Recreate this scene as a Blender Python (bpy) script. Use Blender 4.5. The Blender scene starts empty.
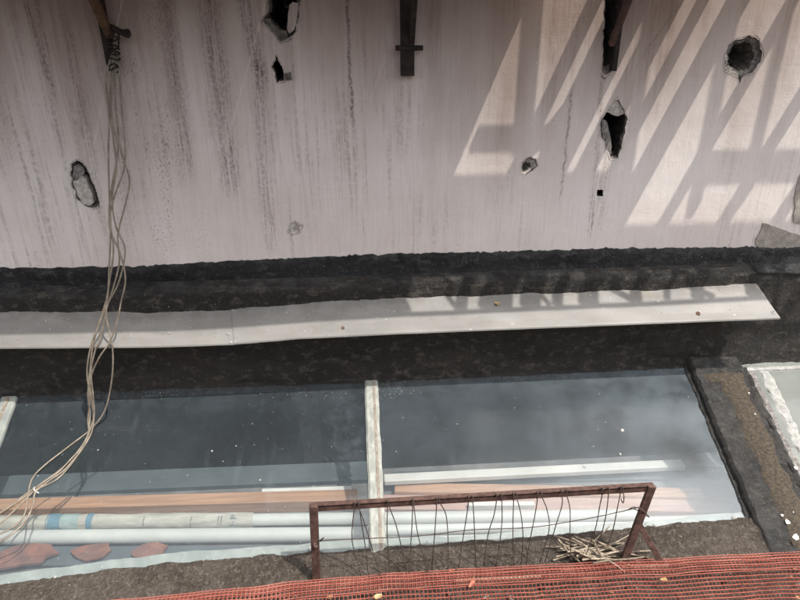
import bpy, math, random
from mathutils import Vector, Matrix, noise
from mathutils.geometry import delaunay_2d_cdt

R = math.radians
random.seed(11)
S = bpy.context.scene
COL = S.collection

# ------------------------------------------------------------------ camera
CAM = Vector((0.0, -3.2, 1.293))
PITCH, YAW, ROLL, FPX = R(25.7), R(3.7), R(0.4), 650.0
F = Vector((math.sin(YAW)*math.cos(PITCH), math.cos(YAW)*math.cos(PITCH), -math.sin(PITCH)))
R0 = Vector((math.cos(YAW), -math.sin(YAW), 0))
U0 = R0.cross(F)
RT = R0*math.cos(ROLL) - U0*math.sin(ROLL)
UP = U0*math.cos(ROLL) + R0*math.sin(ROLL)
cd = bpy.data.cameras.new('camera'); cam = bpy.data.objects.new('camera', cd); COL.objects.link(cam)
m3 = Matrix((RT, UP, -F)).transposed()
cam.matrix_world = Matrix.Translation(CAM) @ m3.to_4x4()
cd.sensor_width = 36; cd.lens = 36*FPX/800; cd.clip_start = 0.05; cd.clip_end = 500
S.camera = cam

# ------------------------------------------------------------------ light
SUN = Vector((0.40, -0.32, 1.0)).normalized()          # direction towards the sun
w = bpy.data.worlds.new('World'); S.world = w; w.use_nodes = True
nt = w.node_tree; nt.nodes.clear()
sky = nt.nodes.new('ShaderNodeTexSky'); sky.sky_type = 'NISHITA'; sky.sun_disc = False
sky.sun_elevation = math.asin(SUN.z); sky.sun_rotation = math.atan2(SUN.x, SUN.y)
sky.air_density = 1.5; sky.dust_density = 5.0; sky.ozone_density = 1.0
bg = nt.nodes.new('ShaderNodeBackground'); bg.inputs[1].default_value = 0.15
wo = nt.nodes.new('ShaderNodeOutputWorld')
hs = nt.nodes.new('ShaderNodeHueSaturation'); hs.inputs['Saturation'].default_value = .38      # hazy city sky
nt.links.new(sky.outputs[0], hs.inputs['Color']); nt.links.new(hs.outputs[0], bg.inputs[0]); nt.links.new(bg.outputs[0], wo.inputs[0])
sl = bpy.data.lights.new('sun', 'SUN'); sl.energy = 2.5; sl.angle = R(0.6); sl.color = (1.0, 0.94, 0.85)
so = bpy.data.objects.new('sun', sl); COL.objects.link(so)
so.rotation_euler = SUN.to_track_quat('Z', 'Y').to_euler(); so.location = SUN*12
S.view_settings.view_transform = 'Standard'; S.view_settings.look = 'None'
S.view_settings.gamma = 1.0; S.view_settings.use_curve_mapping = False
S.view_settings.exposure = 0.85

# ------------------------------------------------------------------ helpers
def ray(px, py):
    return (RT*((px-400)/FPX) + UP*((300-py)/FPX) + F)
def on_y(px, py, y):
    d = ray(px, py); return CAM + d*((y-CAM.y)/d.y)
def on_z(px, py, z):
    d = ray(px, py); return CAM + d*((z-CAM.z)/d.z)
def on_pl(px, py, p, n):
    d = ray(px, py); return CAM + d*((p-CAM).dot(n)/d.dot(n))
def lerp(a, b, t): return a+(b-a)*t
def poly_y(pts, x):
    if x <= pts[0][0]:
        (x0, y0), (x1, y1) = pts[0], pts[1]
    elif x >= pts[-1][0]:
        (x0, y0), (x1, y1) = pts[-2], pts[-1]
    else:
        for i in range(len(pts)-1):
            if pts[i][0] <= x <= pts[i+1][0]:
                (x0, y0), (x1, y1) = pts[i], pts[i+1]; break
    return y0+(y1-y0)*(x-x0)/(x1-x0)
def nz(x, y, z=0.0): return noise.noise(Vector((x, y, z)))
def fbm(x, y, z=0.0, o=4): return noise.fractal(Vector((x, y, z)), 0.9, 2.1, o)

def mesh(name, verts, faces, mat=None, parent=None, smooth=False, mats=None, mi=None):
    me = bpy.data.meshes.new(name); me.from_pydata([tuple(v) for v in verts], [], faces); me.update()
    o = bpy.data.objects.new(name, me); COL.objects.link(o)
    if mats:
        for m in mats: me.materials.append(m)
        if mi:
            for p, k in zip(me.polygons, mi): p.material_index = k
    elif mat: me.materials.append(mat)
    if smooth: me.polygons.foreach_set('use_smooth', [True]*len(me.polygons))
    if parent: o.parent = parent
    return o
def tag(o, label, cat, group=None):
    o['label'] = label; o['category'] = cat
    if group: o['group'] = group
    return o
def struct(o): o['kind'] = 'structure'; return o
def stuff(o): o['kind'] = 'stuff'; return o
def empty(name, label, cat, group=None):
    o = bpy.data.objects.new(name, None); COL.objects.link(o); o.empty_display_size = .1
    return tag(o, label, cat, group)

class G:
    """vertex and face collector"""
    def __init__(s): s.v = []; s.f = []
    def add(s, v, f):
        b = len(s.v); s.v += [Vector(p) for p in v]; s.f += [tuple(i+b for i in q) for q in f]; return s
    def box(s, c, sx, sy, sz, M=None, bev=0.0):
        h = (sx/2, sy/2, sz/2); pts = []
        for x in (-1, 1):
            for y in (-1, 1):
                for z in (-1, 1):
                    p = Vector((x*h[0], y*h[1], z*h[2]))
                    if M: p = M @ p
                    pts.append(Vector(c)+p)
        return s.add(pts, [(0,1,3,2),(4,6,7,5),(0,4,5,1),(2,3,7,6),(0,2,6,4),(1,5,7,3)])
    def bar(s, a, b, wx, wy, side=None):
        """rectangular bar from a to b; wx along 'side'"""
        a, b = Vector(a), Vector(b); d = (b-a).normalized()
        sd = Vector(side) if side else (Vector((0,0,1)) if abs(d.z) < .9 else Vector((1,0,0)))
        sd = (sd - d*sd.dot(d)).normalized(); t = d.cross(sd)
        pts = [p + sd*(i*wx/2) + t*(j*wy/2) for p in (a, b) for i, j in ((-1,-1),(1,-1),(1,1),(-1,1))]
        return s.add(pts, [(0,3,2,1),(4,5,6,7)]+[(k,(k+1)%4,(k+1)%4+4,k+4) for k in range(4)])
    def tube(s, pts, r, n=6, cap=True):
        pts = [Vector(p) for p in pts]; rings = []
        N = len(pts); up = None
        for i, p in enumerate(pts):
            d = (pts[min(i+1, N-1)]-pts[max(i-1, 0)]).normalized()
            if up is None:
                up = Vector((0,0,1)) if abs(d.z) < .8 else Vector((1,0,0))
            u = (up - d*up.dot(d)).normalized(); up = u; t = d.cross(u)
            rr = r[i] if isinstance(r, (list, tuple)) else r
            rings.append([p + (u*math.cos(a)+t*math.sin(a))*rr for a in (2*math.pi*k/n for k in range(n))])
        v = [q for rg in rings for q in rg]; f = []
        for i in range(N-1):
            for k in range(n):
                a = i*n+k; b = i*n+(k+1) % n; f.append((a, b, b+n, a+n))
        if cap: f.append(tuple(range(n-1, -1, -1))); f.append(tuple((N-1)*n+k for k in range(n)))
        return s.add(v, f)
    def grid(s, rows):
        """rows: list of equally long point lists"""
        n = len(rows[0]); v = [p for r in rows for p in r]
        f = [(i*n+k, i*n+k+1, (i+1)*n+k+1, (i+1)*n+k) for i in range(len(rows)-1) for k in range(n-1)]
        return s.add(v, f)
    def build(s, name, mat, parent=None, smooth=False): return mesh(name, s.v, s.f, mat, parent, smooth)

def smooth_path(pts, n=6):
    out = []; P = [pts[0]]+list(pts)+[pts[-1]]
    for i in range(1, len(P)-2):
        p0, p1, p2, p3 = P[i-1], P[i], P[i+1], P[i+2]
        for k in range(n):
            t = k/n
            out.append(0.5*((2*p1)+(p2-p0)*t+(2*p0-5*p1+4*p2-p3)*t*t+(3*p1-p0-3*p2+p3)*t**3))
    out.append(P[-2]); return out
def bevel(o, w=.003, seg=2):
    m = o.modifiers.new('bevel', 'BEVEL'); m.width = w; m.segments = seg; m.limit_method = 'ANGLE'; return o

# ------------------------------------------------------------------ node helpers
class NM:
    def __init__(s, name):
        s.m = bpy.data.materials.new(name); s.m.use_nodes = True; s.t = s.m.node_tree; s.t.nodes.clear()
        s.out = s.t.nodes.new('ShaderNodeOutputMaterial'); s.tc = s.t.nodes.new('ShaderNodeTexCoord')
        s.geo = s.t.nodes.new('ShaderNodeNewGeometry')
        s.P = s.geo.outputs['Position']
    def n(s, t, **k):
        x = s.t.nodes.new(t)
        for a, b in k.items(): setattr(x, a, b)
        return x
    def set(s, sock, v):
        if isinstance(v, bpy.types.NodeSocket): s.t.links.new(v, sock)
        elif isinstance(v, (tuple, list)) and sock.type == 'RGBA' and len(v) == 3: sock.default_value = (*v, 1)
        else: sock.default_value = v
    def math(s, op, a, b=0.0, c=0.0, clamp=False):
        x = s.n('ShaderNodeMath', operation=op, use_clamp=clamp)
        for i, v in enumerate((a, b, c)): s.set(x.inputs[i], v)
        return x.outputs[0]
    def map(s, scale, loc=(0,0,0), vec=None, rot=(0,0,0)):
        x = s.n('ShaderNodeMapping'); s.set(x.inputs[0], vec or s.P)
        x.inputs['Scale'].default_value = scale; x.inputs['Location'].default_value = loc; x.inputs['Rotation'].default_value = rot
        return x.outputs[0]
    def noise(s, scale=5, detail=5, rough=.6, vec=None, dist=0.0):
        x = s.n('ShaderNodeTexNoise'); s.set(x.inputs['Vector'], vec or s.P)
        x.inputs['Scale'].default_value = scale; x.inputs['Detail'].default_value = detail
        x.inputs['Roughness'].default_value = rough; x.inputs['Distortion'].default_value = dist
        return x.outputs[0]
    def voro(s, scale=5, vec=None, feature='F1'):
        x = s.n('ShaderNodeTexVoronoi', feature=feature); s.set(x.inputs['Vector'], vec or s.P)
        x.inputs['Scale'].default_value = scale; return x.outputs['Distance']
    def rng(s, v, a, b, c=0.0, d=1.0, smooth=True):
        x = s.n('ShaderNodeMapRange', interpolation_type='SMOOTHSTEP' if smooth else 'LINEAR', clamp=True)
        for i, q in enumerate((v, a, b, c, d)): s.set(x.inputs[i], q)
        return x.outputs[0]
    def mix(s, f, a, b, mode='MIX'):
        x = s.n('ShaderNodeMix', data_type='RGBA', blend_type=mode)
        s.set(x.inputs['Factor'], f); s.set(x.inputs['A'], a); s.set(x.inputs['B'], b)
        return x.outputs['Result']
    def xyz(s):
        x = s.n('ShaderNodeSeparateXYZ'); s.set(x.inputs[0], s.P); return x.outputs
    def bump(s, h, strength=.5, dist=.01, normal=None):
        x = s.n('ShaderNodeBump'); s.set(x.inputs['Height'], h)
        x.inputs['Strength'].default_value = strength; x.inputs['Distance'].default_value = dist
        if normal: s.set(x.inputs['Normal'], normal)
        return x.outputs[0]
    def bsdf(s, color, rough=.8, normal=None, metal=0.0, spec=.5, **k):
        b = s.n('ShaderNodeBsdfPrincipled'); s.set(b.inputs['Base Color'], color); s.set(b.inputs['Roughness'], rough)
        s.set(b.inputs['Metallic'], metal); b.inputs['Specular IOR Level'].default_value = spec
        for kk, vv in k.items(): s.set(b.inputs[kk], vv)
        if normal: s.set(b.inputs['Normal'], normal)
        return b.outputs[0]
    def done(s, sh): s.t.links.new(sh, s.out.inputs['Surface']); return s.m

def simple(name, c1, c2, scale=20, rough=.8, bumps=.3, dist=.004, metal=0.0, spec=.4, stretch=(1,1,1), thr=(.35,.7)):
    m = NM(name); v = m.map(stretch)
    a = m.noise(scale, 6, .65, v); c = m.mix(m.rng(a, *thr), c1, c2)
    h = m.noise(scale*3, 4, .6, v)
    return m.done(m.bsdf(c, rough, m.bump(h, bumps, dist), metal, spec))

M = {}
# ---- painted wall
def wall_material():
    m = NM('stained_wall_paint'); x, y, z = m.xyz()
    base = m.mix(m.rng(m.noise(1.3, 4, .6), .3, .7), (.66, .59, .56), (.77, .72, .695))
    # brushed paint, fine vertical and horizontal strokes
    br = m.noise(1, 3, .6, m.map((90, 1, 5)));  br2 = m.noise(1, 4, .7, m.map((5, 1, 95)), .6)
    base = m.mix(m.math('MULTIPLY', m.rng(br, .35, .75), .15), base, (.40, .345, .33))
    base = m.mix(m.math('MULTIPLY', m.rng(br2, .45, .8), .12), base, (.42, .37, .355))
    # slanting of runoff with the wall: wide soft rain streaks, strongest high up
    high = m.rng(m.math('ADD', z, m.math('MULTIPLY', m.math('SUBTRACT', m.noise(1, 3, .6, m.map((2.2, 1, .35))), .5), 1.7)), .35, 1.5)
    st = m.math('MULTIPLY', m.rng(m.noise(1, 6, .7, m.map((9, 1, .5))), .42, .68), m.rng(m.noise(1, 5, .75, m.map((60, 1, 6))), .3, .62))
    base = m.mix(m.math('MULTIPLY', m.math('MULTIPLY', st, high), .7), base, (.21, .155, .13))
    st2 = m.math('MULTIPLY', m.rng(m.noise(1, 6, .72, m.map((30, 1, 1.1), (7, 0, 3))), .48, .66), m.rng(m.noise(40, 5, .75), .35, .6))
    hz = m.rng(m.noise(1.1, 2, .5, m.map((1, 1, .6), (3, 0, 0))), .42, .62)
    base = m.mix(m.math('MULTIPLY', m.math('MULTIPLY', st2, hz), .55), base, (.17, .13, .105))
    # brown soot film plus painted-in shade below the canopy, ragged lower limit
    base = m.mix(m.math('MULTIPLY', high, .74), base, (.22, .142, .108))
    # mould ticks in the belt left of the torn-out anchor
    mv = m.map((190, 1, 62), (0, 0, 0), None, (0, .35, 0)); tick = m.rng(m.noise(1, 3, .6, mv), .56, .63)
    def belt(c, wd, slope=0.0, lo=-9, hi=9, soft=.15):
        d = m.math('ABSOLUTE', m.math('SUBTRACT', m.math('SUBTRACT', x, c), m.math('MULTIPLY', z, slope)))
        b = m.rng(d, 0, wd, 1, 0)
        v = m.math('MULTIPLY', m.rng(z, lo-soft, lo+soft), m.rng(z, hi-soft, hi+soft, 1, 0))
        return m.math('MULTIPLY', b, v)
    bl = m.math('MAXIMUM', belt(-.98, .34, .03, .05, 1.3), m.math('MULTIPLY', belt(-1.75, .35, 0, .5, 1.3), .8))
    tick = m.math('MULTIPLY', tick, m.rng(m.noise(1, 4, .65, m.map((9, 1, 2.2), (1, 0, 5))), .44, .60))
    base = m.mix(m.math('MULTIPLY', m.math('MULTIPLY', tick, bl), .8), base, (.06, .05, .045))
    # single drips and cracks
    wob = m.math('MULTIPLY', m.math('SUBTRACT', m.noise(1, 4, .7, m.map((3, 1, 9))), .5), .05)
    finel = m.rng(m.noise(1, 5, .72, m.map((150, 1, 3.5))), .40, .60); grit = m.rng(m.noise(60, 5, .75), .36, .58)
    for (pa, pb, wd, amt, col) in DRIPS:
        a = on_y(*pa, 0); b = on_y(*pb, 0)
        sl = (a.x-b.x)/(a.z-b.z); c = b.x - sl*b.z
        d = m.math('ABSOLUTE', m.math('ADD', m.math('SUBTRACT', m.math('SUBTRACT', x, c), m.math('MULTIPLY', z, sl)), wob))
        bb = m.rng(d, wd*.2, wd, 1, 0)
        v = m.math('MULTIPLY', m.rng(z, b.z-.08, b.z+.1), m.rng(z, a.z-.03, a.z+.03, 1, 0))
        v = m.math('MULTIPLY', v, m.rng(m.noise(1, 3, .6, m.map((40, 1, 4))), .2, .5))
        v = m.math('MULTIPLY', v, m.math('MULTIPLY', finel, grit) if wd > .015 else grit)
        base = m.mix(m.math('MULTIPLY', m.math('MULTIPLY', bb, v), amt), base, col)
    # pin holes and specks
    sp = m.rng(m.noise(75, 2, .5), .72, .77); base = m.mix(m.math('MULTIPLY', sp, .7), base, (.08, .07, .065))
    sp = m.rng(m.noise(48, 2, .5, m.map((1, 1, 1), (5, 2, 9))), .72, .76); base = m.mix(m.math('MULTIPLY', sp, .5), base, (.78, .75, .72))
    h = m.math('ADD', m.math('MULTIPLY', br2, .25), m.math('ADD', m.math('MULTIPLY', br, .3), m.math('MULTIPLY', m.noise(9, 5, .6), 1.3)))
    h = m.math('ADD', h, m.math('MULTIPLY', m.noise(160, 3, .6), .35)); nb = m.bump(h, .5, .006)
    return m.done(m.bsdf(base, .85, nb, spec=.25))
DK = (.07, .055, .048); BR = (.16, .105, .07)
DRIPS = [((346, -20), (353, 128), .012, .75, DK), ((240, -20), (262, 90), .05, .8, DK), ((60, -20), (98, 200), .045, .5, DK),
         ((32, -20), (62, 150), .03, .6, DK), ((25, 0), (52, 90), .02, .7, DK), ((165, -20), (187, 180), .06, .6, DK),
         ((604, 60), (590, 235), .022, .75, BR), ((607, 155), (598, 235), .035, .5, BR), ((572, 90), (560, 200), .010, .55, DK),
         ((205, -20), (232, 190), .08, .75, DK), ((690, -10), (640, 60), .012, .3, DK), ((735, 80), (722, 240), .05, .22, DK),
         ((118, 60), (126, 262), .05, .35, DK), ((258, 60), (270, 250), .05, .6, DK), ((500, 110), (496, 250), .03, .22, BR)]
M['wall'] = wall_material()

def bitumen(name, c1, c2, c3, sc=1.0, glossy=.45, dusty=.5):
    m = NM(name)
    a = m.noise(5*sc, 6, .7, m.map((.4, 1, 1.8)), .8); b = m.noise(26*sc, 7, .75, m.map((.7, 1, 1))); cr = m.noise(1, 6, .75, m.map((85, 60, 30)))
    c = m.mix(m.rng(a, .4, .66), c1, c2); c = m.mix(m.math('MULTIPLY', m.rng(b, .51, .63), .8), c, c3)
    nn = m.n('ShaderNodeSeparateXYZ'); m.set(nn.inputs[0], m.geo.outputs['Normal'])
    up = m.math('MULTIPLY', m.rng(nn.outputs[2], .15, .8), m.rng(m.noise(12*sc, 6, .75), .38, .68))      # dust where the coat faces up, also painting in the cove's grey sheen
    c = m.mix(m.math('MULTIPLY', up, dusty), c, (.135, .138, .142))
    fine = m.rng(m.noise(170, 4, .7), .52, .70); c = m.mix(m.math('MULTIPLY', fine, .18), c, (.12, .12, .12))
    sp = m.rng(m.noise(120, 2, .5), .69, .74); c = m.mix(m.math('MULTIPLY', sp, .7), c, (.34, .32, .29))
    nb = m.bump(m.math('ADD', cr, m.math('MULTIPLY', b, 1.2)), 1.0, .035)
    return m.done(m.bsdf(c, m.rng(a, .3, .7, glossy, .75), nb, spec=.6))
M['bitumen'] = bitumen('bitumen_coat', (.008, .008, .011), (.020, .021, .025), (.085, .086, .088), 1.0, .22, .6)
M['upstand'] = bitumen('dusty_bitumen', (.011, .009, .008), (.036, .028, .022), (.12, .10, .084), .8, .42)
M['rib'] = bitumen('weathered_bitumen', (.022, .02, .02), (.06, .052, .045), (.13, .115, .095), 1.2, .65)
def ground(name, c1, c2, c3):
    m = NM(name); a = m.noise(4, 6, .7); b = m.noise(38, 7, .75); v = m.voro(70)
    c = m.mix(m.rng(a, .36, .66), c1, c2); c = m.mix(m.math('MULTIPLY', m.rng(b, .46, .68), .85), c, c3)
    c = m.mix(m.math('MULTIPLY', m.rng(m.noise(110, 4, .7), .5, .72), .7), c, tuple(q*.28 for q in c1))
    c = m.mix(m.math('MULTIPLY', m.rng(m.noise(85, 2, .5), .68, .73), .8), c, (.40, .37, .33))
    h = m.math('ADD', m.math('MULTIPLY', b, 1.2), m.math('ADD', m.noise(120, 5, .7), m.math('MULTIPLY', v, .6)))
    return m.done(m.bsdf(c, .95, m.bump(h, 1.0, .022), spec=.2))
M['mortar_dark'] = ground('dirty_mortar', (.085, .069, .057), (.145, .122, .104), (.24, .21, .18))
M['earth'] = ground('dry_earth', (.09, .062, .045), (.15, .11, .085), (.26, .20, .15))
M['crust'] = simple('ochre_crust', (.05, .042, .035), (.125, .10, .072), 70, .95, 1.0, .012, thr=(.33,.68))
M['rubble'] = simple('broken_mortar', (.09, .078, .07), (.24, .21, .19), 45, .95, .8, .01)
M['void'] = simple('shaded_cavity_black', (.012, .010, .009), (.035, .028, .024), 40, .95, .5, .01)  # black painted in for the shade deep inside the holes
M['plaster'] = simple('bare_plaster', (.40, .36, .33), (.66, .62, .585), 45, .9, .9, .01)
M['greyplaster'] = simple('grey_mortar', (.15, .138, .13), (.33, .31, .295), 55, .95, .9, .01)
M['patch'] = simple('mortar_patch', (.27, .245, .215), (.40, .37, .33), 22, .95, .5, .006)

def flashing_material():
    m = NM('painted_sheet_metal'); x, y, z = m.xyz()
    c = m.mix(m.rng(m.noise(2.2, 5, .6, m.map((1, 3, 3))), .35, .68), (.175, .17, .163), (.23, .223, .214))
    dr = m.rng(m.noise(1, 5, .65, m.map((34, 4, 4))), .52, .74); c = m.mix(m.math('MULTIPLY', dr, .35), c, (.20, .18, .15))
    ye = m.rng(m.noise(3.2, 4, .6, m.map((1, 1, 1), (4, 0, 0))), .54, .72); ye = m.math('MULTIPLY', ye, m.rng(x, .6, 2.2))
    c = m.mix(m.math('MULTIPLY', ye, .5), c, (.30, .245, .15))
    gr = m.math('MULTIPLY', m.rng(y, -.19, -.10), m.rng(m.noise(9, 6, .72), .36, .62)); c = m.mix(m.math('MULTIPLY', gr, .55), c, (.11, .10, .09))
    bl_ = m.rng(m.noise(4.5, 7, .75), .52, .66); c = m.mix(m.math('MULTIPLY', bl_, .35), c, (.15, .135, .115))
    sp = m.rng(m.noise(55, 3, .6), .66, .72); c = m.mix(m.math('MULTIPLY', sp, .7), c, (.13, .10, .075))
    sp = m.rng(m.noise(38, 3, .6, m.map((1,1,1), (9, 4, 1))), .68, .72); c = m.mix(m.math('MULTIPLY', sp, .6), c, (.48, .47, .46))
    return m.done(m.bsdf(c, .5, m.bump(m.noise(6, 4, .6), .15, .01), .0, .4))
M['flashing'] = flashing_material()
M['facade'] = simple('pale_render', (.58, .55, .51), (.68, .65, .61), 3, .9, .3, .005)  # pale so that the added building bounces light onto the wall
M['rust'] = simple('rusty_steel', (.05, .028, .024), (.125, .07, .056), 35, .75, .5, .004)
M['orange_rust'] = simple('orange_rust', (.075, .043, .025), (.15, .085, .045), 40, .85, .6, .004)
M['dark_steel'] = simple('blackened_steel', (.012, .009, .008), (.035, .022, .018), 30, .8, .4, .004)
M['galv'] = simple('galvanised_sheet', (.20, .195, .19), (.30, .29, .285), 6, .6, .2, .004, .2)
M['timber'] = simple('grey_timber', (.14, .11, .085), (.24, .20, .16), 10, .9, .5, .004, stretch=(3, 20, 20))
M['wire'] = simple('binding_wire', (.045, .035, .032), (.10, .075, .065), 60, .7, .2, .001)
M['cable'] = simple('old_cable_sheath', (.17, .142, .11), (.30, .26, .21), 25, .6, .2, .001)
M['pvc'] = simple('white_plastic_pipe', (.40, .41, .40), (.47, .48, .465), 4, .35, .05, .001)
M['paper'] = simple('wrapping_paper', (.30, .29, .255), (.40, .385, .345), 9, .9, .4, .006, stretch=(1, 4, 4))
M['blue'] = simple('blue_print', (.085, .17, .22), (.12, .215, .27), 30, .9, .2, .002)
M['teal'] = simple('pale_blue_print', (.22, .30, .30), (.30, .345, .33), 30, .9, .2, .002)
M['ink'] = simple('grey_print', (.10, .095, .09), (.16, .15, .14), 60, .9, .1, .001)
M['brown'] = simple('brown_plank', (.30, .175, .115), (.42, .255, .17), 3, .6, .2, .002, stretch=(1, 14, 14))
M['mauve'] = simple('mauve_plank', (.30, .19, .165), (.40, .265, .23), 3, .6, .2, .002, stretch=(1, 14, 14))
M['whiteboard'] = simple('white_board', (.48, .47, .45), (.58, .57, .55), 5, .5, .1, .002)
M['greyboard'] = simple('slate_board', (.065, .08, .09), (.085, .10, .11), 3, .6, .1, .002)
M['terracotta'] = simple('terracotta', (.12, .06, .05), (.22, .09, .06), 14, .9, .5, .006)
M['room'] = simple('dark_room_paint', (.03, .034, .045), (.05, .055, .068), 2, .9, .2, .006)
M['ledge'] = simple('inner_ledge', (.10, .098, .10), (.16, .155, .155), 6, .9, .4, .006)
M['greenish'] = simple('green_standin', (.035, .06, .05), (.06, .085, .07), 5, .8, .3, .01)
M['bar'] = simple('peeling_white_paint', (.23, .24, .22), (.37, .38, .35), 28, .7, .8, .006, stretch=(1, .5, .5))
M['bar_seam'] = simple('rusty_putty', (.19, .155, .125), (.30, .27, .235), 40, .9, .6, .004)
M['putty'] = simple('cracked_putty', (.26, .26, .25), (.40, .40, .385), 30, .9, .7, .005)
M['sealant'] = simple('pale_sealant', (.19, .21, .20), (.27, .29, .27), 12, .7, .3, .004)
M['net'] = simple('red_plastic_net', (.29, .072, .052), (.44, .14, .10), 7, .55, .1, .001)
M['net_pale'] = simple('faded_red_net', (.32, .10, .075), (.47, .185, .14), 7, .6, .1, .001)
M['twig2'] = simple('grey_twig', (.11, .085, .065), (.25, .20, .155), 30, .9, .4, .002)
M['twig'] = simple('bleached_twig', (.20, .16, .115), (.40, .34, .27), 30, .9, .4, .002)
M['leaf'] = simple('dry_leaf', (.30, .19, .09), (.46, .33, .19), 30, .85, .3, .002)
M['white'] = simple('white_dropping', (.55, .55, .54), (.66, .66, .65), 40, .8, .2, .002)
M['red_rag'] = simple('orange_red_ribbon', (.32, .10, .065), (.42, .16, .11), 20, .8, .2, .002)

XM = -.10
def glass_material(name, lo, hi, base=0.0, tint=(.90, .93, .93), rough=.03, grow=0.0, dcol=(.47, .565, .64)):
    m = NM(name); x, y, z = m.xyz()
    dust = m.rng(m.noise(2.2, 6, .65), .32, .75, lo, hi)
    dust = m.math('ADD', dust, m.math('MULTIPLY', m.rng(m.noise(38, 4, .7), .5, .8), .02))
    # smears wiped down the slope and settled dirt clots
    sm = m.rng(m.noise(1, 5, .65, m.map((16, 2.5, 2.5))), .56, .76); dust = m.math('ADD', dust, m.math('MULTIPLY', sm, .03))
    cl = m.rng(m.noise(6, 6, .75, m.map((1,1,1), (2, 8, 1))), .60, .72); dust = m.math('ADD', dust, m.math('MULTIPLY', cl, .025))
    sk = m.rng(m.noise(95, 2, .5), .73, .77); dust = m.math('ADD', dust, m.math('MULTIPLY', sk, .35))
    fs = m.rng(m.noise(210, 3, .7), .46, .72); dust = m.math('ADD', dust, m.math('MULTIPLY', fs, .035))
    ed_ = m.rng(m.math('ABSOLUTE', m.math('SUBTRACT', x, XM)), .03, .16, 1, 0)                      # grime gathered along the bar, the head and the foot
    ed_ = m.math('MAXIMUM', ed_, m.math('MAXIMUM', m.rng(y, -.30, -.14), m.rng(y, -.98, -.80, 1, 0)))
    dust = m.math('ADD', dust, m.math('MULTIPLY', m.math('MULTIPLY', ed_, m.rng(m.noise(14, 6, .75), .38, .66)), .035))
    if grow: dust = m.math('ADD', dust, m.math('MULTIPLY', m.math('MULTIPLY', m.rng(x, .6, 1.75), m.rng(m.noise(3, 4, .6), .3, .6)), grow))
    dust = m.math('ADD', dust, base, clamp=True)
    tr = m.n('ShaderNodeBsdfTransparent'); tr.inputs[0].default_value = (*tint, 1)
    gl = m.n('ShaderNodeBsdfGlossy'); gl.inputs['Roughness'].default_value = rough; gl.inputs[0].default_value = (1, 1, 1, 1)
    fr = m.n('ShaderNodeFresnel'); fr.inputs[0].default_value = 1.52
    a = m.n('ShaderNodeMixShader'); m.set(a.inputs[0], fr.outputs[0])
    m.t.links.new(tr.outputs[0], a.inputs[1]); m.t.links.new(gl.outputs[0], a.inputs[2])
    df = m.n('ShaderNodeBsdfDiffuse'); df.inputs[0].default_value = (*dcol, 1)
    b = m.n('ShaderNodeMixShader'); m.set(b.inputs[0], dust)
    m.t.links.new(a.outputs[0], b.inputs[1]); m.t.links.new(df.outputs[0], b.inputs[2])
    return m.done(b.outputs[0])
M['glass_a'] = glass_material('dusty_glass', .036, .06, rough=.06)
M['glass_b'] = glass_material('dustier_glass', .055, .10, rough=.16, grow=.11)
M['glass_c'] = glass_material('clouded_glass', .16, .28, .06, rough=.05, dcol=(.56, .60, .56))

# ------------------------------------------------------------------ the planes of the place
XL, XR = -4.6, 4.8
GP = Vector((0, -.12, -.70)); GA = R(24.4)
GN = Vector((0, -math.sin(GA), math.cos(GA))); GD = Vector((0, -math.cos(GA), -math.sin(GA)))   # normal, downslope
def gl(px, py, off=0.0): return on_pl(px, py, GP+GN*off, GN)
def gxy(x, s, off=0.0): return Vector((x, GP.y, GP.z)) + GD*s + GN*off      # x, metres down the slope
def gs(p): return (p-GP).dot(GD)
DECK_Z = -1.16; NZ = DECK_Z+.075
NETE = [(-400,640),(150,599),(300,583),(400,574),(500,568),(600,563),(700,558),(800,553),(1100,538)]

# ------------------------------------------------------------------ wall with its broken holes
def rough_loop(pts, amp=.004, sub=3, seed=0.0):
    P = [on_y(px, py, 0) for px, py in pts]; out = []
    for i in range(len(P)):
        a, b = P[i], P[(i+1) % len(P)]
        for k in range(sub):
            p = a.lerp(b, k/sub); L = (b-a).length
            s = amp*(1 if k else .7)
            p = p + Vector((nz(p.x*40, p.z*40, seed)+.5*nz(p.x*130, p.z*130, seed), 0, nz(p.x*40, p.z*40, seed+5)+.5*nz(p.x*130, p.z*130, seed+5)))*s*2
            out.append(p)
    return out
HOLES = {
 'oval':  [(71,165),(76,160),(83,163),(88,172),(94,185),(98,197),(100,207),(93,208),(84,205),(77,198),(73,188),(71,177)],
 'torn':  [(266,-14),(267,14),(261,20),(271,31),(281,43),(291,38),(296,31),(298,20),(299,8),(304,-5),(303,-16)],
 'slot':  [(276,56),(280,62),(283,70),(284,81),(276,82),(275,73),(272,68),(274,61)],
 'chip':  [(521,166),(524,160),(530,157),(536,160),(537,167),(532,171),(526,175),(521,173)],
 'flake': [(289,225),(295,222),(301,226),(300,233),(293,236),(288,231)],
 'round': [(728,46),(736,40),(750,36),(760,40),(762,50),(760,62),(752,72),(742,77),(739,83),(736,76),(724,70),(725,58)],
 'deep':  [(607,112),(613,101),(618,100),(623,107),(627,118),(625,130),(622,145),(617,159),(611,158),(606,150),(601,133),(601,121)],
 'peg':   [(597,190),(603,190),(603,196),(597,196)],
 'crack': [(604,-12),(605,20),(603,45),(602,70),(606,75),(611,72),(614,60),(613,40),(617,20),(621,-12)],
}
LOOPS = {k: rough_loop(v, .0045 if k != 'peg' else .0015, 7, i*3.1) for i, (k, v) in enumerate(HOLES.items())}
def inside(p, loop):
    c = False; j = len(loop)-1
    for i in range(len(loop)):
        a, b = loop[i], loop[j]
        if (a.z > p[1]) != (b.z > p[1]) and p[0] < (b.x-a.x)*(p[1]-a.z)/(b.z-a.z)+a.x: c = not c
        j = i
    return c
WTOP = 3.2
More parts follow.
